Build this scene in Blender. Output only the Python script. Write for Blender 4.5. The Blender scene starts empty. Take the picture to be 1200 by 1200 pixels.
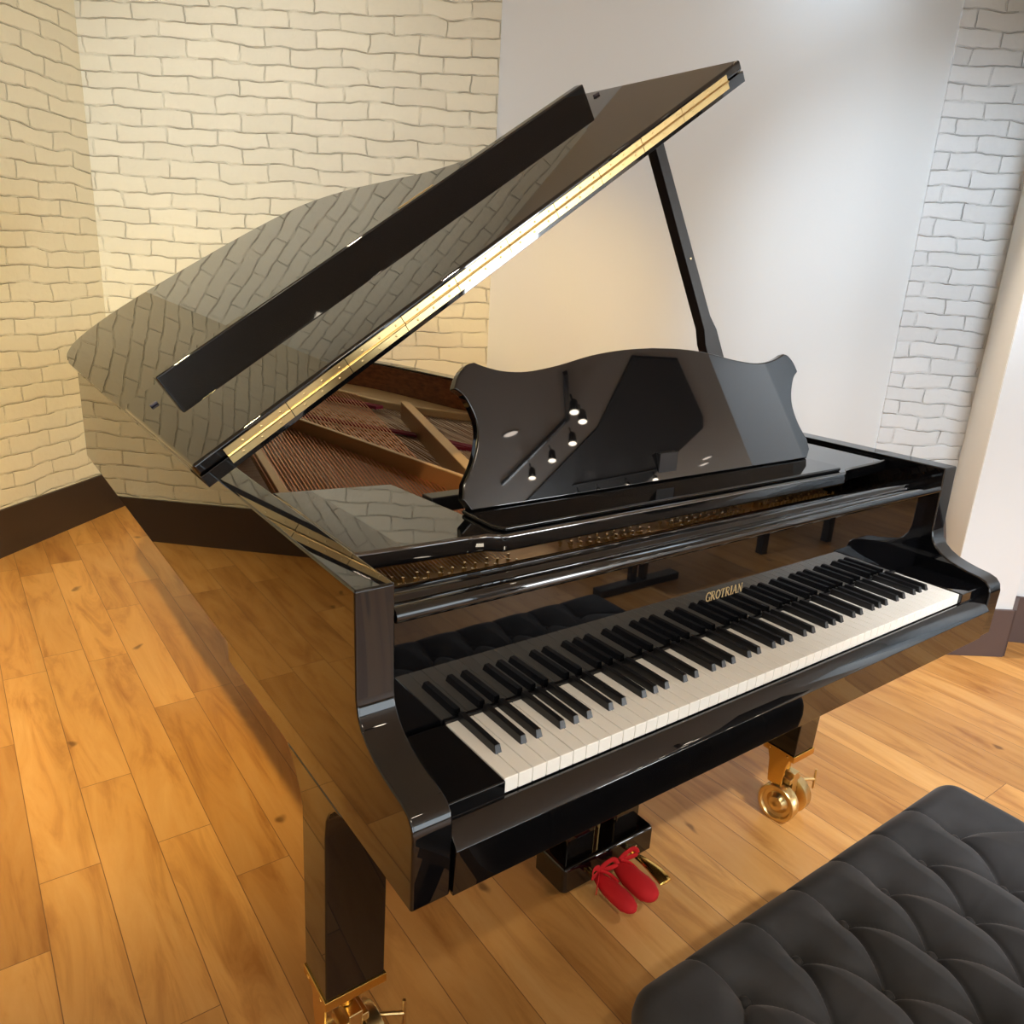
import bpy, bmesh, math, random
from mathutils import Vector, Matrix, Euler
random.seed(7)
SC = bpy.context.scene
COL = SC.collection
PI = math.pi
KZ = 0.74                      # key-top height above the floor; piano drawings use z = 0 at the key tops

# ------------------------------------------------------------------ camera
cam_d = bpy.data.cameras.new('camera'); cam = bpy.data.objects.new('camera', cam_d); COL.objects.link(cam)
cam.location = (-0.5114, -0.6702, 0.6233 + KZ)
cam.rotation_euler = (1.2673, -0.0531, -0.6243)
cam_d.sensor_width = 36; cam_d.lens = 903.15 / 1200 * 36; cam_d.clip_start = 0.02
SC.camera = cam
SC.view_settings.view_transform = 'Standard'; SC.view_settings.look = 'None'
SC.view_settings.gamma = 1; SC.view_settings.use_curve_mapping = False
SC.view_settings.exposure = 0.0
# ------------------------------------------------------------------ world and lights
W = bpy.data.worlds.new('sky'); SC.world = W; W.use_nodes = True
W.node_tree.nodes['Background'].inputs[0].default_value = (0.75, 0.86, 1.0, 1)
W.node_tree.nodes['Background'].inputs[1].default_value = 1.2

def light(kind, name, loc, target, power, color, **kw):
    d = bpy.data.lights.new(name, kind); o = bpy.data.objects.new(name, d); COL.objects.link(o)
    o.location = loc
    o.rotation_euler = (Vector(target) - Vector(loc)).to_track_quat('-Z', 'Y').to_euler()
    d.energy = power; d.color = color
    for k, v in kw.items(): setattr(d, k, v)
    return o
WARM = (1.0, 0.60, 0.26); NEUT = (1.0, 0.80, 0.58); COOL = (0.80, 0.90, 1.0)
# daylight entering through the windows behind the photographer; the far end window is added
for _x, _p, _c in ((-3.3, 125, (.80, .92, 1)), (-.8, 75, (.80, .92, 1)), (1.5, 15, (.80, .92, 1)), (3.8, 60, (.80, .92, 1))):   # each window's strength tuned separately to balance the wall brightness
    light('AREA', 'window_day_fill', (_x, -7.9, 1.60), (_x + .6, 0, 1.40), _p, _c, shape='RECTANGLE', size=2.1, size_y=2.2)
FILL_PANELS = [((2.75, 1.45), 3.2, (.70, .85, 1.0)), ((.3, -2.6), 30, (1, .87, .67))]      # flat ceiling panels added as fill; the first lifts the back right brick
for (_x, _y), _p, _c in FILL_PANELS:
    light('AREA', 'panel_fill', (_x, _y, 2.915), (_x, _y, 0), _p, _c, shape='SQUARE', size=.56)
light('AREA', 'window_day_fill', (8.4, -10.4, 1.60), (7.6, 0, 1.9), 350, (.92, .97, 1), shape='RECTANGLE', size=2.1, size_y=2.2)  # added window light, brightens the pillar and the right wall
# ceiling lamps (the spots that belong to visible fixtures are made with the fixtures)
SPOTS = [  # fixture position (x, y), target, power, colour, cone, blend
    ((-1.6, 1.2), (-0.45, 3.3, 1.3), 43, (.92, 1, .92), 1.15, 0.9),
    ((-0.9, 0.3), (-0.1, 2.6, 0.0), 338, (1, .76, .29), 1.3, 0.9),
    ((0.9, 0.2), (1.9, 2.6, 0.80), 190, (1, .62, .17), 0.75, 1.0),
    ((1.6, 0.2), (2.65, 2.1, 1.35), 9, (1, .75, .3), 0.5, 1.0),
    ((-0.6, 1.9), (0.9, 3.4, 1.7), 65, (.95, .95, .9), 1.3, 1.0),
    ((0.9, -1.6), (1.9, -0.5, 0.0), 400, (.92, .95, 1), 1.1, 0.9),
    ((1.25, -0.15), (3.60, 1.38, 1.15), 245, (.74, .87, 1), 0.95, 1.0),  # added to brighten the brick strip beside the column
    ((1.5, 1.3), (2.95, 0.75, 0.4), 230, (1, .96, .92), 0.9, 1.0),  # added to lift the beige column side
    ((0.2, -0.1), (0.45, 1.4, 0.85), 170, (1, .82, .6), 0.95, 0.9),  # added fill for the strings and plate
    ((-1.1, -1.5), (0.45, 0.05, 0.74), 75, (1, .90, .76), 0.55, 0.9),  # extra spot added to brighten the bass end of the keys
    ((3.4, -1.1), (5.3, -2.55, 1.9), 420, (.85, .93, 1), 1.2, 0.9),  # added so the pillar mirrors brighter in the music desk
]

# ------------------------------------------------------------------ helpers
def mat(name, color=(0.8, 0.8, 0.8), rough=0.5, metal=0.0, **kw):
    m = bpy.data.materials.new(name); m.use_nodes = True
    b = m.node_tree.nodes['Principled BSDF']
    b.inputs['Base Color'].default_value = (*color, 1); b.inputs['Roughness'].default_value = rough
    b.inputs['Metallic'].default_value = metal
    for k, v in kw.items(): b.inputs[k].default_value = v
    return m
def nodes(m):
    nt = m.node_tree
    return nt, nt.nodes['Principled BSDF'], (lambda t: nt.nodes.new(t)), nt.links.new

def mesh_of(bm, name, smooth=None):
    me = bpy.data.meshes.new(name); bmesh.ops.recalc_face_normals(bm, faces=bm.faces[:]); bm.to_mesh(me); bm.free()
    if smooth is not None:
        me.polygons.foreach_set('use_smooth', [True] * len(me.polygons))
        if smooth < 180: me.set_sharp_from_angle(angle=math.radians(smooth))
    return me
def obj(name, bm, m, parent=None, off=None, bevel=0, seg=3, smooth=None, loc=(0, 0, 0)):
    me = mesh_of(bm, name, smooth) if isinstance(bm, bmesh.types.BMesh) else bm
    o = bpy.data.objects.new(name, me); COL.objects.link(o)
    if m and not me.materials: me.materials.append(m)
    if parent: o.parent = parent
    o.location = off if off is not None else loc
    if bevel:
        md = o.modifiers.new('bevel', 'BEVEL'); md.width = bevel; md.segments = seg
        md.limit_method = 'ANGLE'; md.angle_limit = math.radians(32); md.harden_normals = True
        me.polygons.foreach_set('use_smooth', [True] * len(me.polygons))
    return o
def tag(o, label=None, cat=None, group=None, kind=None):
    for k, v in (('label', label), ('category', cat), ('group', group), ('kind', kind)):
        if v: o[k] = v
    return o
def empty(name, loc, label, cat, group=None, rz=0):
    o = bpy.data.objects.new(name, None); COL.objects.link(o); o.location = loc; o.rotation_euler = (0, 0, rz)
    o.empty_display_size = 0.1
    return tag(o, label, cat, group)
def box(bm, x0, x1, y0, y1, z0, z1, M=None):
    v = [bm.verts.new(Vector((x, y, z)) if M is None else M @ Vector((x, y, z))) for x in (x0, x1) for y in (y0, y1) for z in (z0, z1)]
    for f in ((0, 1, 3, 2), (4, 6, 7, 5), (0, 4, 5, 1), (2, 3, 7, 6), (0, 2, 6, 4), (1, 5, 7, 3)):
        bm.faces.new([v[i] for i in f])
    return bm
def B(*a, M=None): return box(bmesh.new(), *a, M=M)
def prism(pts, d0, d1, axis='x', bm=None, M=None):
    """closed polygon extruded along an axis: axis x -> pts are (y,z); y -> (x,z); z -> (x,y)"""
    bm = bm or bmesh.new()
    def P(p, d):
        v = Vector((d, p[0], p[1])) if axis == 'x' else Vector((p[0], d, p[1])) if axis == 'y' else Vector((p[0], p[1], d))
        return M @ v if M else v
    a = [bm.verts.new(P(p, d0)) for p in pts]; b = [bm.verts.new(P(p, d1)) for p in pts]
    n = len(pts)
    bm.faces.new(a); bm.faces.new(b[::-1])
    for i in range(n): bm.faces.new((a[i], b[i], b[(i + 1) % n], a[(i + 1) % n]))
    return bm
def cyl(bm, p0, p1, r0, r1=None, n=16, cap=True):
    p0 = Vector(p0); p1 = Vector(p1); r1 = r0 if r1 is None else r1
    q = (p1 - p0).to_track_quat('Z', 'Y')
    A = []; Bv = []
    for i in range(n):
        a = 2 * PI * i / n; d = q @ Vector((math.cos(a), math.sin(a), 0))
        A.append(bm.verts.new(p0 + d * r0)); Bv.append(bm.verts.new(p1 + d * r1))
    for i in range(n): bm.faces.new((A[i], A[(i + 1) % n], Bv[(i + 1) % n], Bv[i]))
    if cap: bm.faces.new(A[::-1]); bm.faces.new(Bv)
    return bm
def lathe(bm, prof, org, axis, n=32):
    """prof = [(distance along axis, radius)]"""
    org = Vector(org); q = Vector(axis).to_track_quat('Z', 'Y'); rings = []
    for h, r in prof:
        rings.append([bm.verts.new(org + q @ Vector((r * math.cos(2 * PI * i / n), r * math.sin(2 * PI * i / n), h))) for i in range(n)])
    for a, b in zip(rings, rings[1:]):
        for i in range(n): bm.faces.new((a[i], a[(i + 1) % n], b[(i + 1) % n], b[i]))
    bm.faces.new(rings[0][::-1]); bm.faces.new(rings[-1])
    return bm
def tube(bm, pts, rad, n=8):
    pts = [Vector(p) for p in pts]; rings = []
    for i, p in enumerate(pts):
        t = (pts[min(i + 1, len(pts) - 1)] - pts[max(i - 1, 0)]).normalized()
        q = t.to_track_quat('Z', 'Y'); r = rad[i] if isinstance(rad, list) else rad
        ru, rv = r if isinstance(r, tuple) else (r, r)
        rings.append([bm.verts.new(p + q @ Vector((ru * math.cos(2 * PI * k / n), rv * math.sin(2 * PI * k / n), 0))) for k in range(n)])
    for a, b in zip(rings, rings[1:]):
        for k in range(n): bm.faces.new((a[k], a[(k + 1) % n], b[(k + 1) % n], b[k]))
    bm.faces.new(rings[0][::-1]); bm.faces.new(rings[-1])
    return bm
def spline(ps, n=8, closed=False):
    out = []; m = len(ps)
    for i in range(m if closed else m - 1):
        g = (lambda k: ps[k % m]) if closed else (lambda k: ps[max(0, min(m - 1, k))])
        p0, p1, p2, p3 = g(i - 1), g(i), g(i + 1), g(i + 2)
        for j in range(n):
            t = j / n
            out.append(tuple(0.5 * (2 * b + (c - a) * t + (2 * a - 5 * b + 4 * c - d) * t * t + (-a + 3 * b - 3 * c + d) * t ** 3)
                             for a, b, c, d in zip(p0, p1, p2, p3)))
    if not closed: out.append(tuple(ps[-1]))
    return out
def offset(path, d):
    """shift an open plan curve sideways by d (to the left of travel)"""
    out = []
    for i, p in enumerate(path):
        a = path[max(i - 1, 0)]; b = path[min(i + 1, len(path) - 1)]
        t = Vector((b[0] - a[0], b[1] - a[1])).normalized()
        out.append((p[0] - t.y * d, p[1] + t.x * d))
    return out
def band(outer, inner, z0, z1, bm=None):
    """wall between two open plan curves of equal length"""
    bm = bm or bmesh.new(); R = []
    for (a, b) in zip(outer, inner):
        R.append([bm.verts.new((a[0], a[1], z0)), bm.verts.new((a[0], a[1], z1)), bm.verts.new((b[0], b[1], z1)), bm.verts.new((b[0], b[1], z0))])
    for p, q in zip(R, R[1:]):
        for k in range(4): bm.faces.new((p[k], p[(k + 1) % 4], q[(k + 1) % 4], q[k]))
    bm.faces.new(R[0]); bm.faces.new(R[-1][::-1])
    return bm

# ------------------------------------------------------------------ materials
def brick_paint(name, color):
    m = mat(name, color, 0.55); nt, b, N, L = nodes(m)
    tc = N('ShaderNodeTexCoord'); no = N('ShaderNodeTexNoise'); no.inputs['Scale'].default_value = 5; no.inputs['Detail'].default_value = 3
    L(tc.outputs['UV'], no.inputs['Vector'])
    sub = N('ShaderNodeVectorMath'); sub.operation = 'SUBTRACT'; sub.inputs[1].default_value = (0.5, 0.5, 0.5); L(no.outputs['Color'], sub.inputs[0])
    sc = N('ShaderNodeVectorMath'); sc.operation = 'SCALE'; sc.inputs['Scale'].default_value = 0.058; L(sub.outputs[0], sc.inputs[0])
    add = N('ShaderNodeVectorMath'); L(tc.outputs['UV'], add.inputs[0]); L(sc.outputs[0], add.inputs[1])
    def brick(size, smooth):
        t = N('ShaderNodeTexBrick'); t.inputs['Scale'].default_value = 1; t.inputs['Mortar Size'].default_value = size
        t.inputs['Mortar Smooth'].default_value = smooth; t.inputs['Brick Width'].default_value = 0.245; t.inputs['Row Height'].default_value = 0.0745
        t.inputs['Color1'].default_value = (0.25, 0.25, 0.25, 1); t.inputs['Color2'].default_value = (1, 1, 1, 1)
        L(add.outputs[0], t.inputs['Vector']); return t
    groove = brick(0.0095, 1.0); ridge = brick(0.0040, 1.0)
    n2 = N('ShaderNodeTexNoise'); n2.inputs['Scale'].default_value = 11; n2.inputs['Detail'].default_value = 3; L(tc.outputs['UV'], n2.inputs['Vector'])
    rp = N('ShaderNodeValToRGB'); rp.color_ramp.elements[0].position = 0.36; rp.color_ramp.elements[1].position = 0.56; L(n2.outputs['Fac'], rp.inputs[0])
    mu = N('ShaderNodeMath'); mu.operation = 'MULTIPLY'; L(ridge.outputs['Fac'], mu.inputs[0]); L(rp.outputs[0], mu.inputs[1])
    m2 = N('ShaderNodeMath'); m2.operation = 'MULTIPLY'; m2.inputs[1].default_value = 1.6; L(mu.outputs[0], m2.inputs[0])
    s = N('ShaderNodeMath'); s.operation = 'SUBTRACT'; gs = N('ShaderNodeMath'); gs.operation = 'MULTIPLY'; gs.inputs[1].default_value = 0.20; L(groove.outputs['Fac'], gs.inputs[0]); L(m2.outputs[0], s.inputs[0]); L(gs.outputs[0], s.inputs[1])
    n3 = N('ShaderNodeTexNoise'); n3.inputs['Scale'].default_value = 22; n3.inputs['Detail'].default_value = 5; L(tc.outputs['UV'], n3.inputs['Vector'])
    m3 = N('ShaderNodeMath'); m3.operation = 'MULTIPLY_ADD'; m3.inputs[1].default_value = 0.75; L(n3.outputs['Fac'], m3.inputs[0]); L(s.outputs[0], m3.inputs[2])
    bc = N('ShaderNodeSeparateColor'); L(groove.outputs['Color'], bc.inputs[0])
    m4 = N('ShaderNodeMath'); m4.operation = 'MULTIPLY_ADD'; m4.inputs[1].default_value = 0.35; L(bc.outputs[0], m4.inputs[0]); L(m3.outputs[0], m4.inputs[2])
    bp = N('ShaderNodeBump'); bp.inputs['Strength'].default_value = 1.0; bp.inputs['Distance'].default_value = 0.0054
    L(m4.outputs[0], bp.inputs['Height']); L(bp.outputs[0], b.inputs['Normal'])
    mx = N('ShaderNodeMix'); mx.data_type = 'RGBA'; mx.inputs[6].default_value = (*[c * 0.93 for c in color], 1); mx.inputs[7].default_value = (*[min(1, c * 1.03) for c in color], 1)
    L(bc.outputs[0], mx.inputs[0]); L(mx.outputs[2], b.inputs['Base Color'])
    return m
def plaster(name, color, rough=0.6):
    m = mat(name, color, rough); nt, b, N, L = nodes(m)
    tc = N('ShaderNodeTexCoord'); no = N('ShaderNodeTexNoise'); no.inputs['Scale'].default_value = 60; L(tc.outputs['Object'], no.inputs['Vector'])
    bp = N('ShaderNodeBump'); bp.inputs['Strength'].default_value = 0.1; bp.inputs['Distance'].default_value = 0.002
    L(no.outputs['Fac'], bp.inputs['Height']); L(bp.outputs[0], b.inputs['Normal']); return m
def planks():
    m = mat('maple_planks', (0.6, 0.33, 0.13), 0.36); nt, b, N, L = nodes(m)
    tc = N('ShaderNodeTexCoord'); sp = N('ShaderNodeSeparateXYZ'); L(tc.outputs['Object'], sp.inputs[0])
    cb = N('ShaderNodeCombineXYZ'); L(sp.outputs['Y'], cb.inputs['X']); L(sp.outputs['X'], cb.inputs['Y'])
    t = N('ShaderNodeTexBrick'); t.inputs['Scale'].default_value = 1; t.inputs['Mortar Size'].default_value = 0.0011; t.inputs['Mortar Smooth'].default_value = 0.3
    t.inputs['Brick Width'].default_value = 0.83; t.inputs['Row Height'].default_value = 0.124; t.offset = 0.37; t.offset_frequency = 3; t.squash = 1.25; t.squash_frequency = 2
    t.inputs['Color1'].default_value = (0, 0, 0, 1); t.inputs['Color2'].default_value = (1, 1, 1, 1); t.inputs['Mortar'].default_value = (0.3, 0.3, 0.3, 1)
    L(cb.outputs[0], t.inputs['Vector'])
    tv = N('ShaderNodeSeparateColor'); L(t.outputs['Color'], tv.inputs[0])
    # grain: stretched along y, shifted per plank
    mp = N('ShaderNodeMapping'); mp.inputs['Scale'].default_value = (9, 1.3, 1); L(tc.outputs['Object'], mp.inputs['Vector'])
    of = N('ShaderNodeCombineXYZ'); k = N('ShaderNodeMath'); k.operation = 'MULTIPLY'; k.inputs[1].default_value = 37; L(tv.outputs[0], k.inputs[0])
    L(k.outputs[0], of.inputs['Y']); L(k.outputs[0], of.inputs['Z']); ad = N('ShaderNodeVectorMath'); L(mp.outputs[0], ad.inputs[0]); L(of.outputs[0], ad.inputs[1])
    g = N('ShaderNodeTexNoise'); g.inputs['Scale'].default_value = 1.6; g.inputs['Detail'].default_value = 7; g.inputs['Roughness'].default_value = 0.62; g.inputs['Distortion'].default_value = 0.9
    L(ad.outputs[0], g.inputs['Vector'])
    r = N('ShaderNodeValToRGB'); e = r.color_ramp.elements
    e[0].position = 0.28; e[0].color = (0.40, 0.165, 0.036, 1); e[1].position = 0.72; e[1].color = (0.70, 0.39, 0.135, 1)
    x = e.new(0.5); x.color = (0.63, 0.32, 0.092, 1); L(g.outputs['Fac'], r.inputs[0])
    tint = N('ShaderNodeValToRGB'); te = tint.color_ramp.elements; te[0].color = (0.80, 0.74, 0.68, 1); te[1].color = (1.12, 1.13, 1.16, 1); L(tv.outputs[0], tint.inputs[0])
    mx = N('ShaderNodeMix'); mx.data_type = 'RGBA'; mx.blend_type = 'MULTIPLY'; mx.inputs[0].default_value = 1; L(r.outputs[0], mx.inputs[6]); L(tint.outputs[0], mx.inputs[7])
    # knots
    vo = N('ShaderNodeTexVoronoi'); vo.voronoi_dimensions = '2D'; vo.inputs['Scale'].default_value = 1.15; mk = N('ShaderNodeMapping'); mk.inputs['Scale'].default_value = (1.9, 1, 1)
    wn = N('ShaderNodeTexNoise'); wn.inputs['Scale'].default_value = 9; L(tc.outputs['Object'], wn.inputs['Vector'])
    wv = N('ShaderNodeVectorMath'); wv.operation = 'SCALE'; wv.inputs['Scale'].default_value = 0.09; L(wn.outputs['Color'], wv.inputs[0])
    wa = N('ShaderNodeVectorMath'); L(tc.outputs['Object'], wa.inputs[0]); L(wv.outputs[0], wa.inputs[1]); L(wa.outputs[0], mk.inputs['Vector']); L(mk.outputs[0], vo.inputs['Vector'])
    kr = N('ShaderNodeValToRGB'); ke = kr.color_ramp.elements; ke[0].position = 0.012; ke[0].color = (0.2, 0.15, 0.12, 1); ke[1].position = 0.030; ke[1].color = (1, 1, 1, 1)
    L(vo.outputs['Distance'], kr.inputs[0])
    m5 = N('ShaderNodeMix'); m5.data_type = 'RGBA'; m5.blend_type = 'MULTIPLY'; m5.inputs[0].default_value = 0.75; L(mx.outputs[2], m5.inputs[6]); L(kr.outputs[0], m5.inputs[7])
    m6 = N('ShaderNodeMix'); m6.data_type = 'RGBA'; m6.inputs[7].default_value = (0.22, 0.1, 0.035, 1); L(t.outputs['Fac'], m6.inputs[0]); L(m5.outputs[2], m6.inputs[6])
    L(m6.outputs[2], b.inputs['Base Color'])
    bp = N('ShaderNodeBump'); bp.inputs['Strength'].default_value = 0.25; bp.inputs['Distance'].default_value = 0.001; bp.invert = True
    L(t.outputs['Fac'], bp.inputs['Height']); L(bp.outputs[0], b.inputs['Normal'])
    return m
def veneer():
    m = mat('mahogany_veneer', (0.3, 0.1, 0.03), 0.35); nt, b, N, L = nodes(m)
    tc = N('ShaderNodeTexCoord'); mp = N('ShaderNodeMapping'); mp.inputs['Scale'].default_value = (14, 14, 50); L(tc.outputs['Object'], mp.inputs[0])
    g = N('ShaderNodeTexNoise'); g.inputs['Scale'].default_value = 2; g.inputs['Detail'].default_value = 5; L(mp.outputs[0], g.inputs[0])
    r = N('ShaderNodeValToRGB'); r.color_ramp.elements[0].color = (0.13, 0.035, 0.012, 1); r.color_ramp.elements[1].color = (0.33, 0.105, 0.035, 1)
    r.color_ramp.elements[0].position = 0.3; r.color_ramp.elements[1].position = 0.7; L(g.outputs['Fac'], r.inputs[0]); L(r.outputs[0], b.inputs['Base Color']); return m
def spruce():
    m = mat('spruce_soundboard', (0.5, 0.27, 0.12), 0.4); nt, b, N, L = nodes(m)
    tc = N('ShaderNodeTexCoord'); mp = N('ShaderNodeMapping'); mp.inputs['Rotation'].default_value = (0, 0, 0.7); mp.inputs['Scale'].default_value = (1.5, 60, 1); L(tc.outputs['Object'], mp.inputs[0])
    g = N('ShaderNodeTexNoise'); g.inputs['Scale'].default_value = 2; g.inputs['Detail'].default_value = 3; L(mp.outputs[0], g.inputs[0])
    r = N('ShaderNodeValToRGB'); r.color_ramp.elements[0].color = (0.42, 0.20, 0.10, 1); r.color_ramp.elements[1].color = (0.58, 0.33, 0.18, 1)
    r.color_ramp.elements[0].position = 0.35; r.color_ramp.elements[1].position = 0.65; L(g.outputs['Fac'], r.inputs[0]); L(r.outputs[0], b.inputs['Base Color']); return m
def velvet():
    m = mat('grey_velvet', (0.06, 0.058, 0.06), 0.8); nt, b, N, L = nodes(m)
    b.inputs['Sheen Weight'].default_value = 0.2; b.inputs['Sheen Roughness'].default_value = 0.4; b.inputs['Sheen Tint'].default_value = (0.8, 0.76, 0.76, 1)
    tc = N('ShaderNodeTexCoord'); g = N('ShaderNodeTexNoise'); g.inputs['Scale'].default_value = 9; g.inputs['Detail'].default_value = 6; L(tc.outputs['Object'], g.inputs[0])
    r = N('ShaderNodeValToRGB'); r.color_ramp.elements[0].position = 0.35; r.color_ramp.elements[1].position = 0.7
    r.color_ramp.elements[0].color = (0.012, 0.0128, 0.0145, 1); r.color_ramp.elements[1].color = (0.031, 0.032, 0.036, 1); L(g.outputs['Fac'], r.inputs[0]); L(r.outputs[0], b.inputs['Base Color']); return m

M_LEFT = brick_paint('brick_paint_lamplit', (0.80, 0.71, 0.50)); M_BACK = brick_paint('white_brick_paint', (0.83, 0.79, 0.64))  # one brick paint; left copy has warm lamplight tinted into its colour
M_RIGHTB = brick_paint('brick_paint_daylit', (0.80, 0.82, 0.835))  # same brick paint with cool daylight tinted into its colour
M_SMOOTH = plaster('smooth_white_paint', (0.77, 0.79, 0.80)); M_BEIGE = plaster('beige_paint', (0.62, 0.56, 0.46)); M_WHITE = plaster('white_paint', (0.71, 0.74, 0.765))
M_CEIL = plaster('ceiling_paint', (0.80, 0.75, 0.68)); M_DARKC = plaster('black_ceiling_paint', (0.004, 0.004, 0.0045))
M_BASE = mat('brown_baseboard', (0.046, 0.026, 0.014), 0.45); M_BASER = mat('plum_baseboard', (0.085, 0.056, 0.052), 0.5)
M_FLOOR = planks(); M_VEN = veneer(); M_SPR = spruce(); M_VEL = velvet()
M_BLK = mat('black_polish', (0.0025, 0.0025, 0.003), 0.02, **{'IOR': 1.62})
M_TRAY = mat('black_polish_bright', (0.0025, 0.0025, 0.003), 0.02, **{'IOR': 2.3})  # copy of the black polish, IOR raised to brighten the shelf's reflections
M_BLKS = mat('black_satin', (0.012, 0.012, 0.013), 0.3)
M_EBONY = mat('black_key', (0.006, 0.006, 0.007), 0.33)
M_IVORY = mat('white_key', (0.87, 0.85, 0.79), 0.16)
M_BRASS = mat('polished_brass', (0.70, 0.52, 0.24), 0.28, 1.0); M_BRASSD = mat('gold_caster', (0.78, 0.49, 0.13), 0.18, 1.0)
M_PLATE = mat('gold_plate', (0.50, 0.29, 0.10), 0.33, 0.45); M_PLATEL = mat('gold_plate_edge', (0.66, 0.46, 0.22), 0.36, 0.25)
M_COPPER = mat('copper_string', (0.62, 0.22, 0.085), 0.3, 0.85); M_STEEL = mat('steel_string', (0.55, 0.42, 0.33), 0.3, 0.9)
M_PIN = mat('nickel_pin', (0.72, 0.62, 0.42), 0.2, 1.0)
M_RED = mat('red_felt', (0.22, 0.012, 0.03), 0.9); M_REDC = mat('scarlet_cloth', (0.50, 0.002, 0.004), 0.8); 
M_FELT = mat('white_felt', (0.6, 0.55, 0.45), 0.9); M_RUB = mat('rubber', (0.02, 0.02, 0.05), 0.4); M_GOLDL = mat('gold_leaf_letter', (0.75, 0.58, 0.30), 0.35, 0.6)
M_BEECH = mat('beech_bridge', (0.32, 0.15, 0.05), 0.45)

# ------------------------------------------------------------------ setting
def wall(name, a, b, z0, z1, m, depth=0.12, s0=0.0, jag=False):
    """wall from a to b (plan), thickness away from the room (left of travel); UV in metres"""
    a = Vector((*a, 0)); b = Vector((*b, 0)); t = (b - a); Ln = t.length; t.normalize(); nrm = Vector((-t.y, t.x, 0))
    bm = bmesh.new(); uv = bm.loops.layers.uv.new('UVMap')
    c = [a, b, b + nrm * depth, a + nrm * depth]
    lo = [bm.verts.new(p + Vector((0, 0, z0))) for p in c]; hi = [bm.verts.new(p + Vector((0, 0, z1))) for p in c]
    fs = [bm.faces.new((lo[i], lo[(i + 1) % 4], hi[(i + 1) % 4], hi[i])) for i in range(4)] + [bm.faces.new(lo[::-1]), bm.faces.new(hi)]
    for f in fs:
        for l in f.loops:
            d = l.vert.co - a; l[uv].uv = (d.dot(t) + abs(d.dot(nrm)) + s0, l.vert.co.z)
    bmesh.ops.recalc_face_normals(bm, faces=bm.faces[:])
    o = obj(name, bm, m); o['kind'] = 'structure'
    return o
C0 = (0.200, 3.905)
ub = Vector((math.cos(math.radians(-37)), math.sin(math.radians(-37)))); ul = Vector((math.cos(math.radians(43.8)), math.sin(math.radians(43.8))))
def bk(s, d=0.0): return (C0[0] + ub.x * s - ub.y * -d * -1, C0[1] + ub.y * s + ub.x * -d * -1) if False else (C0[0] + ub.x * s + ub.y * d, C0[1] + ub.y * s - ub.x * d)
H = 2.2 + KZ
LE = (C0[0] - ul.x * 8.2, C0[1] - ul.y * 8.2)
Dp = (2.543, 0.54); Ep = (2.755, 0.393); Fp = (2.927, 0.449); Gp = (10.56, -6.92)
Cp = bk(4.545)
Ip = (LE[0] + 0.72 * 14.5, LE[1] - 0.695 * 14.5)
# floor and ceiling
def slab(name, z0, z1, m):
    pts = [LE, C0, bk(4.7), Dp, Ep, Fp, Gp, (Gp[0] - 2, Gp[1] - 4), Ip]
    pts = [(-7.5, 5.2), (5.0, 5.2), (12.5, -1.0), (12.5, -14), (-7.5, -14)]
    o = obj(name, prism(pts, z0, z1, 'z'), m); o['kind'] = 'structure'; return o
slab('floor', -0.1, 0, M_FLOOR); slab('ceiling', H, H + 0.1, M_CEIL)
wall('wall_left', LE, C0, 0, H, M_LEFT)
wall('wall_back_left', bk(0), bk(1.99), 0, H, M_BACK, 0.15, 0.1)
wall('wall_back', bk(1.97, -0.012), bk(4.12, -0.012), 0, H, M_SMOOTH, 0.14)
wall('wall_back_right', bk(4.093, 0.0), bk(4.60, 0.0), 0, H, M_RIGHTB, 0.15, 0.05)
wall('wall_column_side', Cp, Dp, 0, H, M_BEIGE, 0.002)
wall('wall_column', Dp, Ep, 0, H, M_WHITE, 0.002)
wall('wall_column_return', Ep, Fp, 0, H, M_WHITE, 0.03)
wall('wall_right', Fp, Gp, 0, H, M_WHITE)
def baseb(name, a, b, m, h=0.215):
    t = (Vector(b) - Vector(a)).normalized(); n = Vector((t.y, -t.x)) * 0.014
    a2 = Vector(a) + n; b2 = Vector(b) + n
    o = obj(name, prism([tuple(a), tuple(b), tuple(b2), tuple(a2)], 0, h, 'z'), m); o['kind'] = 'structure'
baseb('baseboard_left', LE, C0, M_BASE); baseb('baseboard_back', C0, Cp, M_BASE)
baseb('baseboard_column_side', Cp, Dp, M_BASER, 0.20); baseb('baseboard_column', Dp, Ep, M_BASER, 0.20); baseb('baseboard_column_return', Ep, Fp, M_BASER, 0.20); baseb('baseboard_right', Fp, Gp, M_BASER, 0.20)
# far side of the shop, seen only mirrored in the polish
wall('wall_end', Gp, (8.9, -10.6), 0, H, M_WHITE); wall('wall_front', (9.4, -10.9), (-4.2, -10.9), 0, H, M_WHITE); wall('wall_corner', (-4.2, -10.9), LE, 0, H, M_WHITE)
wall('wall_front_left', (5.6, -8.0), (-4.8, -8.0), 0, H, M_WHITE); wall('wall_front_return', (5.6, -10.9), (5.6, -8.0), 0, H, M_WHITE)
for i, (x, y) in enumerate(((-4.4, 0), (-1.9, 0), (.4, 0), (2.7, 0), (7.3, -2.46))):  # last frame belongs to the added far end light
    bm = bmesh.new()
    for a, b, c, d in ((x, x + 2.2, .40, .46), (x, x + 2.2, 2.74, 2.80), (x, x + .06, .46, 2.74), (x + 2.14, x + 2.2, .46, 2.74)): box(bm, a, b, -7.96 + y, -7.86 + y, c, d)
    o = obj('window_%d' % (i + 1), bm, M_WHITE); o['kind'] = 'structure'
wall('wall_pillar', (6.22, -2.75), (4.87, -2.63), 0, H, M_WHITE, -0.45)
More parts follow.
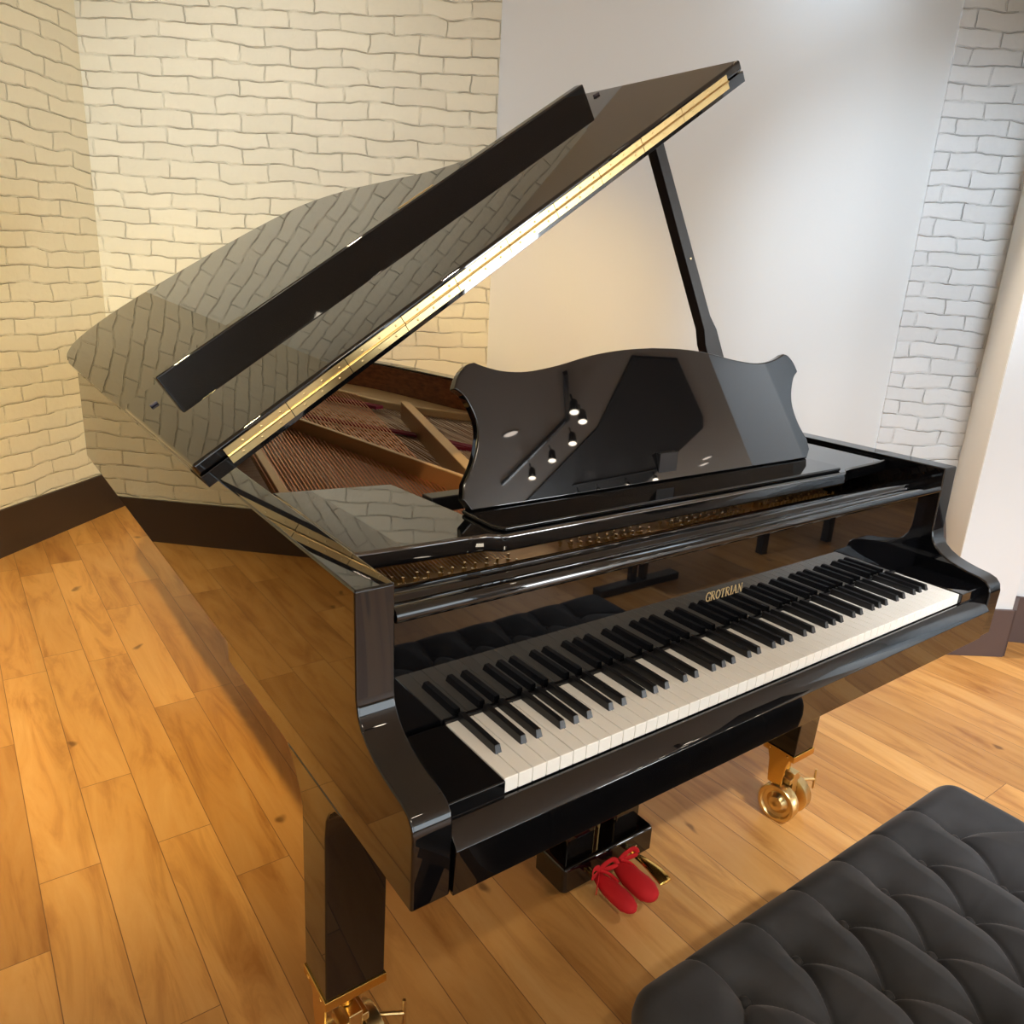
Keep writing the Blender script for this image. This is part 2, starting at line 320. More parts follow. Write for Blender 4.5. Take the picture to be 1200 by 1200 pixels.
o = obj('ceiling_dark', prism([(4.1, -2.76), (4.71, -2.83), (6.51, -4.23), (6.9, -4.6), (8.0, -7.2), (5.6, -6.9), (4.91, -4.27)], H - 0.02, H + 0.0, 'z'), M_DARKC); o['kind'] = 'structure'

# ------------------------------------------------------------------ the grand piano
PB = Vector((0.611, 1.2, 0))
piano = empty('grand_piano', PB, 'polished black concert grand piano with its lid propped open', 'piano')
OFF = Vector((0, 0, KZ)) - PB           # child meshes are drawn with z = 0 at the key tops
def part(name, bm, m, **k): return obj(name, bm, m, piano, OFF, **k)
XL, XR, T = -0.147, 1.369, 0.055
arm = [(-.024, -.118), (-.026, -.012), (-.022, .004), (-.012, .015), (.004, .021), (.03, .025), (.052, .030), (.075, .037), (.095, .047), (.110, .059), (.120, .074), (.125, .095), (.127, .244)]
left = arm + [(2.34, .244), (2.34, -.08), (.70, -.08), (.70, -.118)]
right = arm + [(.76, .244), (.76, -.08), (.70, -.08), (.70, -.118)]
curve = spline([(XR, .76), (XR, .95), (1.352, 1.09), (1.305, 1.23), (1.225, 1.35), (1.125, 1.44), (1.055, 1.54), (1.015, 1.68), (.985, 1.90), (.945, 2.15), (.86, 2.38), (.70, 2.51), (.47, 2.60), (.24, 2.655), (.07, 2.66), (-.06, 2.60), (-.125, 2.48), (XL, 2.34)], 6)
bm = prism(left, XL, XL + T, 'x'); prism(right, XR - T, XR, 'x', bm=bm); band(curve, offset(curve, T), -.08, .244, bm)
rim = part('rim', bm, M_BLK, bevel=.0035, seg=3)
# mahogany inside of the rim
inner = offset(curve, T + .001); inner2 = offset(curve, T + .005)
bm = band(inner, inner2, .0, .236); box(bm, XL + T + .0005, XL + T + .005, .56, 2.34, .0, .236); box(bm, XR - T - .005, XR - T - .0005, .56, .76, .0, .236)
part('inner_rim', bm, M_VEN, smooth=30)
# keybed, key slip, key blocks
part('keybed', B(XL + T + .001, XR - T - .001, -.005, .70, -.117, -.050), M_BLKS)
slip = [(-.003, -.023), (-.008, -.0225), (-.0135, -.026), (-.030, -.0425), (-.0335, -.048), (-.033, -.054), (-.0285, -.117), (-.003, -.117)]
part('key_slip', prism(slip, XL + T + .0012, XR - T - .0012, 'x'), M_BLK, bevel=.001, seg=2)
for x0, x1 in ((XL + T + .001, -.0015), (1.2235, XR - T - .001)):
    part('key_block', B(x0, x1, -.006, .145, -.05, .0015), M_BLK, bevel=.002)
# keys
pitch = 1.222 / 52
wk = bmesh.new(); box(wk, .0005, pitch - .0005, 0, .146, -.0225, 0); wme = mesh_of(wk, 'white_key', None); wme.materials.append(M_IVORY)
bk_ = bmesh.new()
vs = [bk_.verts.new(v) for v in [(-.0057, .049, -.001), (.0057, .049, -.001), (.0057, .146, -.001), (-.0057, .146, -.001), (-.0045, .0535, .0115), (.0045, .0535, .0115), (.0045, .146, .0125), (-.0045, .146, .0125)]]
for f in ((0, 1, 5, 4), (1, 2, 6, 5), (2, 3, 7, 6), (3, 0, 4, 7), (4, 5, 6, 7), (3, 2, 1, 0)): bk_.faces.new([vs[i] for i in f])
bme = mesh_of(bk_, 'black_key', None); bme.materials.append(M_EBONY)
names = 'ABCDEFG'
for i in range(52):
    obj('white_key', wme, None, piano, OFF + Vector((i * pitch, 0, 0)), bevel=.0012, seg=2)
    n = names[i % 7]
    if n not in 'BE' and i < 51:
        d = {'C': -.0018, 'D': .0018, 'F': -.0022, 'G': 0, 'A': .0022}[n]
        obj('black_key', bme, None, piano, OFF + Vector(((i + 1) * pitch + d, 0, 0)), bevel=.0009, seg=2)
part('key_felt', B(.0, 1.222, .1462, .150, -.03, .003), M_BLKS)
# fallboard with its maker's name
fb = part('fallboard', B(XL + T + .001, XR - T - .001, .1505, .172, -.03, .187), M_BLK, bevel=.001, seg=2)
rail = [(.129, .186), (.1255, .190), (.125, .196), (.128, .202), (.134, .2045), (.150, .204), (.158, .199), (.163, .199), (.168, .205), (.176, .206), (.216, .197), (.218, .186), (.20, .178), (.172, .184)]
obj('fallboard_rail', prism(rail, XL + T + .002, XR - T - .002, 'x'), M_BLK, fb, bevel=.001, seg=2)
# letters: strokes in a unit cell (w, 1); each stroke = (points, width)
TH, TN = .15, .06
def serif(x, y, w=.2): return ([(x - w, y), (x + w, y)], .05)
LET = {
 'G': (.78, [([(.72, .78), (.62, .95), (.42, .98), (.2, .88), (.1, .62), (.1, .38), (.2, .12), (.42, .02), (.62, .05), (.7, .15)], TH * .8), ([(.68, .0), (.68, .40)], TH), serif(.66, .41, .14), ([(.72, .98), (.72, .72)], .05)]),
 'R': (.80, [([(.18, 0), (.18, 1)], TH), serif(.18, .02, .15), ([(.03, .98), (.42, .98), (.6, .88), (.62, .74), (.56, .58), (.4, .50), (.2, .50)], .085), ([(.38, .5), (.68, .02)], TH), serif(.72, .02, .1)]),
 'O': (.84, [([(.42, .98), (.2, .88), (.09, .62), (.09, .38), (.2, .12), (.42, .02), (.64, .12), (.75, .38), (.75, .62), (.64, .88), (.42, .98)], .11)]),
 'T': (.74, [([(.36, 0), (.36, 1)], TH), serif(.36, .02, .15), ([(.03, .97), (.69, .97)], .06), ([(.04, .98), (.04, .76)], .05), ([(.68, .98), (.68, .76)], .05)]),
 'I': (.42, [([(.2, 0), (.2, 1)], TH), serif(.2, .02, .15), serif(.2, .98, .15)]),
 'A': (.84, [([(.1, .02), (.41, .99)], .06), ([(.41, .99), (.7, .02)], TH), ([(.2, .35), (.6, .35)], .055), serif(.1, .02, .11), serif(.7, .02, .13)]),
 'N': (.88, [([(.16, .02), (.16, .98)], .06), ([(.14, .98), (.72, .02)], TH), ([(.72, .0), (.72, .98)], .06), serif(.14, .02, .12), serif(.12, .98, .11), serif(.72, .98, .12)])}
bm = bmesh.new(); h = .0175; x = 0.548
for ch in 'GROTRIAN':
    w, st = LET[ch]
    for pts, wd in st:
        for (p, q) in zip(pts, pts[1:]):
            p = Vector(p); q = Vector(q); t = (q - p).normalized(); n = Vector((-t.y, t.x)) * wd / 2; p2 = p - t * wd * .15; q2 = q + t * wd * .15
            prism([(x + c.x * h * .94, .069 + c.y * h) for c in (p2 + n, q2 + n, q2 - n, p2 - n)], .1498, .1504, 'y', bm=bm)
    x += w * h * .98
obj('name_lettering', bm, M_GOLDL, fb)

# music desk and its shelf
spoly = [(-.0855, .262), (-.02, .256), (.09, .250), (.128, .245), (.150, .230), (1.080, .230), (1.104, .245), (1.142, .250), (1.25, .256), (1.3085, .262),
         (1.3085, .60), (1.106, .565), (1.085, .352), (.150, .352), (.129, .565), (-.0855, .60)]
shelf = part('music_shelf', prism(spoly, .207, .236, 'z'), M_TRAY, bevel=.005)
obj('shelf_lip', prism([(.158, .240), (1.072, .240), (1.086, .262), (1.086, .350), (.146, .350), (.146, .262)], .2365, .2445, 'z'), M_BLK, shelf, bevel=.003)
part('support_bar', B(.150, 1.085, .455, .490, .205, .234), M_BLKS, bevel=.003)
ta = math.radians(18); DM = Matrix.Translation((.615, .330, .246)) @ Matrix.Rotation(PI / 2 - ta, 4, 'X')
prof = [(-.462, .0), (-.476, .020), (-.470, .045), (-.446, .080), (-.431, .118), (-.431, .150), (-.446, .185), (-.464, .200), (-.452, .222), (-.434, .238), (-.418, .242), (-.396, .234), (-.36, .226), (-.31, .224), (-.24, .233), (-.16, .249), (-.08, .258), (0, .261)]
left_half = [prof[0], prof[1], prof[2]] + spline(prof[2:8], 4)[1:] + spline(prof[7:11], 3)[1:] + spline(prof[10:], 4)[1:]
outl = left_half + [(-a, b) for a, b in left_half[-2::-1]]
part('music_desk', prism(outl, -.018, 0, 'z', M=DM), M_BLK, bevel=.003, seg=3)
part('desk_prop', B(.59, .64, .335, .460, .236, .300), M_BLKS)

# iron plate, soundboard, strings
part('soundboard', prism([(XL + T + .006, .56), (XR - T - .006, .56), (XR - T - .006, .76)] + [p for p in offset(curve, T + .007)], .045, .055, 'z'), M_SPR)
pin_poly = [(XL + T + .007, .21), (XR - T - .007, .21), (XR - T - .007, .60), (.9, .62), (.42, .66), (.30, .60), (.03, .56), (XL + T + .007, .52)]
plate = part('iron_plate', prism(pin_poly, .095, .112, 'z'), M_PLATE, bevel=.003)
oc = offset(curve, T + .008)
wid = [.03] * len(oc); n_ = len(oc)
ic = []
for i, p in enumerate(oc):
    f = i / (n_ - 1); w_ = .05 + .12 * math.exp(-((f - .60) / .17) ** 2) + .03 * math.sin(f * 30) * (.3 < f < .8)
    w_ = max(.035, w_); ic.append(w_)
icv = []
for i, p in enumerate(oc):
    a = oc[max(i - 1, 0)]; b = oc[min(i + 1, n_ - 1)]; t = Vector((b[0] - a[0], b[1] - a[1])).normalized(); icv.append((p[0] - t.y * ic[i], p[1] + t.x * ic[i]))
bm = band(oc, icv, .112, .142)
obj('plate_border', bm, M_PLATEL, plate, bevel=.008, seg=3)
def bar(a, b, z0, z1, w, name='strut', m=M_PLATE):
    a = Vector(a); b = Vector(b); t = (b - a).normalized(); n = Vector((-t.y, t.x)) * w / 2
    return obj(name, prism([tuple(a + n), tuple(b + n), tuple(b - n), tuple(a - n)], z0, z1, 'z'), m, plate, bevel=.003, seg=2)
bar((-.045, .45), (.335, 2.45), .112, .150, .022)
bar((.205, 2.40), (.420, .62), .120, .176, .016, 'strut')
bar((.735, 1.64), (.405, .66), .120, .182, .030, 'strut')
bar((.93, 1.5), (.74, .60), .120, .17, .022, 'strut'); bar((1.20, 1.15), (1.03, .58), .120, .17, .02, 'strut')
def strip(ps, w, z0, z1, name, m):
    ps = spline(ps, 4); return obj(name, band(offset(ps, w / 2), offset(ps, -w / 2), z0, z1), m, plate, smooth=40)
strip([(.40, 1.86), (.50, 1.64), (.60, 1.46), (.69, 1.27)], .030, .055, .118, 'bridge', M_BEECH)
strip([(.52, 2.14), (.60, 1.90), (.655, 1.72), (.72, 1.60)], .05, .055, .112, 'bridge', M_BEECH)
strip([(.44, 1.78), (.54, 1.56), (.63, 1.38), (.70, 1.16)], .03, .124, .130, 'felt_strip', M_RED)
strip([(.58, 2.16), (.66, 1.98), (.72, 1.80)], .035, .13, .140, 'felt_strip', M_RED)
strip([(.655, 1.23), (.70, 1.165), (.78, 1.10)], .035, .118, .128, 'felt_strip', M_RED)
strip([(.30, .58), (.62, .47), (.95, .40)], .016, .134, .140, 'felt_strip', M_RED)
strip([(1.04, .47), (1.28, .40)], .016, .134, .140, 'felt_strip', M_RED)
strip([(-.07, .43), (.12, .45), (.27, .46)], .012, .113, .133, 'agraffe_bar', M_BRASS)
def string_obj(p, q, r, m, sag=0):
    bm = bmesh.new(); cyl(bm, p, q, r, n=6, cap=False); return obj('string', bm, m, plate, smooth=180)
for i in range(44):                                   # wound bass strings
    f = i / 43; x0 = -.055 + .345 * f; y0 = .44 + .02 * f
    L_ = 1.95 - .35 * f; dx = (.185 + .10 * f) * L_
    string_obj((x0, y0, .134), (x0 + dx, y0 + L_, .142), .0024 - .0008 * f, M_COPPER)
for i in range(56):                                   # long tenor and first treble strings
    f = i / 55; x0 = .30 + .62 * f; y0 = .50 - .08 * f
    L_ = 1.75 - 1.0 * f ** .8; dx = (.13 + .10 * f) * L_
    string_obj((x0, y0, .122), (x0 + dx, min(y0 + L_, 2.2), .118), .0011, M_STEEL)
bm = bmesh.new()
for i in range(110):
    f = i / 109; x0 = .306 + .985 * f; y0 = .50 - .09 * f; L_ = 1.7 * (1 - f) ** .9 + .12; dx = (.13 + .08 * f) * L_
    if x0 + dx > 1.30: dx = 1.30 - x0
    cyl(bm, (x0, y0 - .02, .121), (x0 + dx, y0 + L_, .117), .0009, n=5, cap=False)
tag(obj('string', bm, M_STEEL, plate, smooth=180), kind='stuff')
pinm = bmesh.new(); cyl(pinm, (0, 0, 0), (0, 0, .021), .0026, n=8); cyl(pinm, (0, 0, .006), (0, 0, .011), .0040, n=8); pme = mesh_of(pinm, 'tuning_pin', 40); pme.materials.append(M_PIN)
sections = [(-.06, .27, 22, 2), (.42, .62, 14, 3), (.70, .93, 16, 3), (1.02, 1.27, 18, 3)]
cnt = 0; rest = bmesh.new()
for (xa, xb, n, rows) in sections:
    for r in range(rows):
        for i in range(n):
            x = xa + (xb - xa) * i / (n - 1) + (r % 2) * .003; y = .355 + .030 * r - .02 * (i % 3) * .5
            if cnt < 100: obj('tuning_pin', pme, None, plate, Vector((x, y, .112)))
            else: cyl(rest, (x, y, .112), (x, y, .133), .0026, n=8); cyl(rest, (x, y, .118), (x, y, .123), .0040, n=8)
            cnt += 1
tag(obj('tuning_pin', rest, M_PIN, plate, smooth=40), kind='stuff')
bm = bmesh.new()
for (xa, xb, n, rows) in sections:
    for i in range(n * rows):
        x = xa + (xb - xa) * i / (n * rows - 1); cyl(bm, (x, .38, .128), (x + .012, .50, .132), .0009, n=5, cap=False)
tag(obj('string_tail', bm, M_STEEL, plate, smooth=180), kind='stuff')

# lid: drawn in its own frame (s across the piano from the hinge side, y from its front edge, n up from its underside)
th = math.radians(33.5)
LM = Matrix(((math.cos(th), 0, -math.sin(th), -.163), (0, 1, 0, .690), (math.sin(th), 0, math.cos(th), .231), (0, 0, 0, 1)))
lo = [(p[0] + .163, p[1] - .690) for p in offset(curve, -.012)]
lid_outline = [(0, 0), (1.544, 0)] + [p for p in lo if p[1] > 0.08][:-1] + [(.012, 1.70), (0, 1.60)]
lid = part('lid', prism(lid_outline, 0, .024, 'z', M=LM), M_BLK, bevel=.006, seg=4)
def lpart(name, bm, m, **k): return obj(name, bm, m, lid, **k)
flap = [(0.0, 0), (1.544, 0), (1.544, .60), (1.53, .615), (.03, .615), (.008, .603), (0, .58)]
lpart('front_flap', prism(flap, .0255, .050, 'z', M=LM), M_BLK, bevel=.006, seg=4)
lpart('flap_batten', B(.086, 1.458, .449, .483, .044, .099, M=LM), M_BLK, bevel=.004, seg=3)
lpart('lock_plate', B(.80, .915, .464, .470, .099, .1003, M=LM), M_BRASS)
lpart('rubber_bumper', B(.040, .058, .455, .466, .050, .056, M=LM), M_RUB, bevel=.002)
lpart('rubber_bumper', B(1.490, 1.508, .455, .466, .050, .056, M=LM), M_RUB, bevel=.002)
seams = [.058, .197, .335, .475, .615, .760, .900, 1.040, 1.180, 1.320, 1.486]
for a, b in zip(seams, seams[1:]):
    bm = bmesh.new(); box(bm, a + .0008, b - .0008, -.0018, .001, .0095, .0240, M=LM); box(bm, a + .0008, b - .0008, -.0018, .001, .0262, .0405, M=LM)
    cyl(bm, LM @ Vector((a + .001, -.003, .0251)), LM @ Vector((b - .001, -.003, .0251)), .0024, n=10)
    for k in (.2, .5, .8):
        for n0 in (.0165, .0335):
            s = a + (b - a) * k + (.01 if n0 > .02 else 0); lathe(bm, [(0, .0026), (.0008, .0024), (.0013, .001)], LM @ Vector((s, -.0018, n0)), (0, -1, 0), n=8)
    lpart('hinge', bm, M_BRASS, smooth=30)
# lid prop
pb = Vector((1.29, .7226, .236)); pt = Vector((.925, .783, .950)); ax = (pt - pb).normalized(); side = Vector((0, 1, 0)).cross(ax).normalized(); dep = ax.cross(side)
Lp = (pt - pb).length; PM = Matrix.Translation(pb) @ Matrix((( side.x, dep.x, ax.x), (side.y, dep.y, ax.y), (side.z, dep.z, ax.z))).to_4x4()
bm = bmesh.new(); w1, w2 = .027, .017; h1 = .285
pf = [(-w1, 0), (w1, 0), (w1, h1), (w2, h1 + .045), (w2 * .85, Lp), (-w2 * .85, Lp), (-w2, h1 + .02), (-w1, h1 - .02)]
prop = part('lid_prop', prism(pf, -.016, .016, 'y', M=PM), M_BLKS, bevel=.002)
obj('prop_pin', cyl(bmesh.new(), PM @ Vector((0, -.0185, h1 + .21)), PM @ Vector((0, -.0155, h1 + .21)), .003, n=10), M_PIN, prop)
part('prop_socket', B(1.272, 1.313, .700, .745, .205, .238), M_BLKS)

# legs with casters
LEGP = [(.168, -.118), (.200, -.126), (.220, -.143), (.232, -.165), (.238, -.20), (.250, -.53), (.338, -.53), (.330, -.20), (.338, -.178), (.352, -.158), (.372, -.132), (.392, -.118)]
def leg(x0, x1, dy, wheel_dir, steer=1, nm='leg'):
    g = part(nm, prism([(y + dy, z) for y, z in LEGP], x0, x1, 'x'), M_BLK, bevel=.003)
    cx = (x0 + x1) / 2; cy = .294 + dy
    bm = bmesh.new(); box(bm, x0 - .003, x1 + .003, .247 + dy, .341 + dy, -.548, -.5295); 
    prism([(.262 + dy, -.548), (.330 + dy, -.548), (.322 + dy, -.575), (.316 + dy, -.640), (.276 + dy, -.640), (.270 + dy, -.575)], x0 + .004, x0 + .009, 'x', bm=bm)
    cyl(bm, (cx, cy, -.548), (cx, cy, -.60), .014, n=16)
    for yy in (.268, .320): cyl(bm, (x0 - .0045, yy + dy, -.539), (x0 - .002, yy + dy, -.539), .004, n=8)
    obj('caster_socket', bm, M_BRASSD, g, bevel=.0015)
    d = Vector((math.cos(wheel_dir), math.sin(wheel_dir), 0)); hub = Vector((cx + .004, cy - .012, -.688)); R = .052
    perp = Vector((-d.y, d.x, 0))
    FM = Matrix.Translation(hub) @ Matrix(((d.x, perp.x, 0), (d.y, perp.y, 0), (0, 0, 1))).to_4x4()
    bm = bmesh.new(); box(bm, -.013, .013, -.022, .022, -.010, .086, M=FM); box(bm, -.026, .026, -.020, .020, .056, .072, M=FM)
    cyl(bm, FM @ Vector((-.052, 0, 0)), FM @ Vector((.052, 0, 0)), .010, n=16)
    obj('caster_fork', bm, M_BRASS, g, bevel=.002)
    for s in (-1, 1):
        bm = bmesh.new(); lathe(bm, [(.018, .010), (.018, R - .004), (.020, R), (.046, R), (.049, R - .002), (.049, R - .009), (.042, R - .013), (.039, .030), (.043, .024), (.050, .019), (.052, .009)], hub, d * s, 40)
        obj('caster_wheel', bm, M_BRASS, g, smooth=35)
    bm = bmesh.new(); a = FM @ Vector((-.050, .0, .036)); b = a + Vector((.040, -.030, .0)); cyl(bm, a - Vector((.05, -.02, 0)), b, .0042, n=10)
    cyl(bm, b + Vector((0, 0, .030)), b - Vector((0, 0, .030)), .003, n=8); obj('brake_screw', bm, M_BRASS, g, smooth=40)
    return g
leg(XL, XL + .105, 0, math.radians(182)); leg(1.122, 1.205, 0, math.radians(186))
lg = leg(.36, .45, 1.85, math.radians(190))

# pedal lyre
ly = part('pedal_lyre', B(.452, .738, .352, .462, -.716, -.640), M_BLK, bevel=.011, seg=1)
for x0, x1 in ((.488, .572), (.640, .716)):
    obj('lyre_post', B(x0, x1, .390, .450, -.644, -.116), M_BLK, ly, bevel=.003)
for x in (.598, .614, .470): obj('pedal_rod', cyl(bmesh.new(), (x, .47 if x < .5 else .42, -.644), (x, .47 if x < .5 else .42, -.112), .0032, n=8), M_BRASS, ly, smooth=40)
for x in (.535, .598, .660):
    pts = spline([(x, .362, -.683), (x, .335, -.682), (x, .305, -.678), (x + .002, .275, -.679), (x + .003, .250, -.684), (x + .003, .238, -.689)], 4)
    rd = [(.007 + .012 * min(1, max(0, (i / (len(pts) - 1) - .15) / .5)), .0055) for i in range(len(pts))]; rd[-1] = (.006, .003)
    obj('pedal', tube(bmesh.new(), pts, rd, 14), M_BRASSD, ly, smooth=180)
# mounting plate of each pedal
obj('pedal_guide', B(.645, .675, .347, .353, -.697, -.668), M_BRASS, ly, bevel=.001)

# red cloth covers over two pedals
def cover(x, label, bow, k_=1.0):
    g = empty('pedal_cover', (x, .27, 0.052), label, 'pedal cover', 'red cloth covers on the pedals')
    o_ = Vector((-x, -.27, KZ - .052)); bm = bmesh.new(); n = 22; rings = []
    prof_ = [(.345, .008), (.338, .014), (.320, .018), (.298, .0225), (.272, .0245), (.246, .023), (.228, .016), (.220, .006)]
    for y, r in [(yy - .006, rr * k_) for yy, rr in prof_]:
        rings.append([bm.verts.new((x + r * 1.05 * math.cos(2 * PI * k / n) * (1 + .08 * math.sin(3 * k + y * 90)), y, -.682 + r * (.78) * math.sin(2 * PI * k / n) * (1 + .10 * math.sin(5 * k + y * 130)))) for k in range(n)])
    for a, b in zip(rings, rings[1:]):
        for k in range(n): bm.faces.new((a[k], a[(k + 1) % n], b[(k + 1) % n], b[k]))
    bm.faces.new(rings[0][::-1]); bm.faces.new(rings[-1])
    obj('cloth_bag', bm, M_REDC, g, o_, smooth=180)
    bm = bmesh.new()
    for s in (-1, 1) if bow else (1,):
        pts = [Vector((x, .330, -.663)) + Vector((s * a, b, c)) for a, b, c in ((0, 0, 0), (.012, -.006, .018), (.030, -.012, .026), (.036, -.016, .012), (.020, -.008, .002), (0, 0, 0))]
        tube(bm, spline(pts, 4), (.0012, .007), 8)
        tube(bm, spline([Vector((x, .330, -.663)), Vector((x + s * .016, .315, -.668)), Vector((x + s * .034, .300, -.690))], 4), (.0012, .005), 8)
    obj('ribbon_loop', bm, M_REDC, g, o_, smooth=180)
cover(.538, 'scarlet cloth cover tied with a bow on the leftmost piano pedal', True, .92)
cover(.602, 'larger scarlet cloth cover with an upright ribbon loop on the middle piano pedal', False, 1.14)

# ------------------------------------------------------------------ tufted bench
bx0, bx1, by0, by1, bt = .087, .937, -.546, -.158, .50
bench = empty('piano_bench', ((bx0 + bx1) / 2, (by0 + by1) / 2, 0), 'dark grey velvet button-tufted bench in front of the piano', 'bench')
BO = Vector((-(bx0 + bx1) / 2, -(by0 + by1) / 2, 0))
rows = [(-.250, [.227 + .114 * i for i in range(6)]), (-.352, [.284 + .114 * i for i in range(5)]), (-.454, [.227 + .114 * i for i in range(6)])]
btn = [(x, y) for y, xs in rows for x in xs]
segs = []
for i, (x, y) in enumerate(btn):
    for (x2, y2) in btn[i + 1:]:
        if abs(abs(x - x2) - .057) < .004 and abs(abs(y - y2) - .102) < .004: segs.append((x, y, x2, y2))
for x in rows[0][1]: segs.append((x, -.250, x - .025, by1)); segs.append((x, -.454, x - .015, by0))
for y in (-.250, -.454): segs.append((.797, y, bx1, -.352)); segs.append((.227, y, bx0, -.352))
def sd(px, py, s):
    x, y, x2, y2 = s; dx, dy = x2 - x, y2 - y; t = max(0, min(1, ((px - x) * dx + (py - y) * dy) / (dx * dx + dy * dy)))
    # seams sag sideways a little like real folds
    return math.hypot(px - x - dx * t, py - y - dy * t)
bm = bmesh.new(); nx, ny = 280, 138; G = []
for j in range(ny + 1):
    row = []
    for i in range(nx + 1):
        u = i / nx; v = j / ny; px = bx0 + (bx1 - bx0) * u; py = by0 + (by1 - by0) * v
        ds = min(sd(px, py, s) for s in segs); db = min(math.hypot(px - a, py - b) for a, b in btn)
        inn = min(1, min(px - bx0, bx1 - px, py - by0, by1 - py) / .10)
        hh = bt - .004 - .012 * inn + .018 * inn * (1 - math.exp(-ds / .022)) - .0045 * math.exp(-(ds / .0030) ** 2) - .024 * math.exp(-(db / .024) ** 1.3)
        R_ = .045
        ex = max(0, R_ - min(px - bx0, bx1 - px)); ey = max(0, R_ - min(py - by0, by1 - py)); e = min(1, math.hypot(ex, ey) / R_)
        hh -= .05 * (1 - math.sqrt(max(0, 1 - e * e)))
        cr = .040                                     # rounded plan corners
        qx = px; qy = py
        if ex and ey:
            cxn = bx0 + R_ if px < .5 else bx1 - R_; cyn = by0 + R_ if py < -.36 else by1 - R_; d = math.hypot(px - cxn, py - cyn); m_ = max(abs(px - cxn), abs(py - cyn))
            if d > 0: qx = cxn + (px - cxn) * m_ / d; qy = cyn + (py - cyn) * m_ / d
            e = min(1, m_ / R_); hh += .05 * (1 - math.sqrt(max(0, 1 - min(1, math.hypot(ex, ey) / R_) ** 2))) - .05 * (1 - math.sqrt(max(0, 1 - e * e)))
        row.append(bm.verts.new((qx, qy, hh)))
    G.append(row)
for j in range(ny):
    for i in range(nx): bm.faces.new((G[j][i], G[j][i + 1], G[j + 1][i + 1], G[j + 1][i]))
bo = [G[0][i] for i in range(nx + 1)] + [G[j][nx] for j in range(1, ny + 1)] + [G[ny][i] for i in range(nx - 1, -1, -1)] + [G[j][0] for j in range(ny - 1, 0, -1)]
low = [bm.verts.new((v.co.x * .995 + .003, v.co.y * .99 - .0036, bt - .095)) for v in bo]
for i in range(len(bo)): bm.faces.new((bo[i], bo[(i + 1) % len(bo)], low[(i + 1) % len(bo)], low[i]))
bm.faces.new(low)
cush = obj('cushion', bm, M_VEL, bench, BO, smooth=180)
bme2 = bmesh.new(); lathe(bme2, [(-.004, .0085), (.001, .0082), (.004, .006), (.0052, .002)], (0, 0, 0), (0, 0, 1), 14); bme2 = mesh_of(bme2, 'button', 180); bme2.materials.append(M_VEL)
for (x, y) in btn: obj('button', bme2, None, cush, Vector((x, y, bt - .0345)))
obj('apron', B(bx0 + .02, bx1 - .02, by0 + .02, by1 - .02, bt - .165, bt - .096), M_BLK, bench, BO, bevel=.004)
for x in (bx0 + .03, bx1 - .075):
    for y in (by0 + .03, by1 - .075): obj('leg', B(x, x + .045, y, y + .045, 0, bt - .166), M_BLK, bench, BO, bevel=.003)

# furniture behind the photographer, mirrored in the fallboard
st = empty('keyboard_stand', (1.95, -1.33, 0), 'black stand with twin uprights and flat T foot, seen mirrored in the fallboard', 'stand')
obj('foot', B(-.25, .25, -.03, .03, 0, .035), M_BLKS, st, bevel=.005); obj('foot', B(-.25, .25, -.33, -.27, 0, .035), M_BLKS, st, bevel=.005)
for x in (-.035, .035):
    obj('upright', B(x - .015, x + .015, -.02, .01, .035, .70), M_BLKS, st); obj('upright', B(x - .015, x + .015, -.32, -.29, .035, .70), M_BLKS, st)
obj('top_board', B(-.22, .22, -.36, .06, .70, .735), M_BLKS, st, bevel=.004)
def stool(x, y, w, d, label, rz):
    s = empty('piano_stool', (x, y, 0), label, 'bench', 'black benches mirrored in the fallboard', rz)
    obj('seat', B(-w / 2, w / 2, -d / 2, d / 2, .42, .50), M_BLKS, s, bevel=.015)
    for sx in (-1, 1):
        for sy in (-1, 1): obj('leg', B(sx * (w / 2 - .04) - .022, sx * (w / 2 - .04) + .022, sy * (d / 2 - .04) - .022, sy * (d / 2 - .04) + .022, 0, .42), M_BLKS, s, bevel=.003)
stool(3.15, -1.45, .60, .36, 'black square-legged bench standing by the right wall, mirrored in the fallboard', .1)
stool(4.05, -2.15, .60, .36, 'black square-legged bench further down the shop, behind the other mirrored bench', -.3)

# ------------------------------------------------------------------ ceiling fixtures
def emis(name, c, s):
    m = mat(name, (0, 0, 0), .5); b = m.node_tree.nodes['Principled BSDF']; b.inputs['Emission Color'].default_value = (*c, 1); b.inputs['Emission Strength'].default_value = s; return m
M_LAMP = emis('lamp_disc', (1, .86, .68), 28); M_CAN = emis('can_disc', (1, .84, .70), 9.0)
def track(pts, label):
    t = empty('track_rail', (*pts[0], H), label, 'light track')
    for a, b in zip(pts, pts[1:]):
        a = Vector((*a, 0)); b = Vector((*b, 0)); d = (b - a).normalized(); n = Vector((-d.y, d.x, 0)) * .02
        off = Vector((-pts[0][0], -pts[0][1], 0))
        obj('rail', prism([tuple((a + n + off)[:2]), tuple((b + n + off)[:2]), tuple((b - n + off)[:2]), tuple((a - n + off)[:2])], -.035, 0, 'z'), M_BLKS, t)
    return t
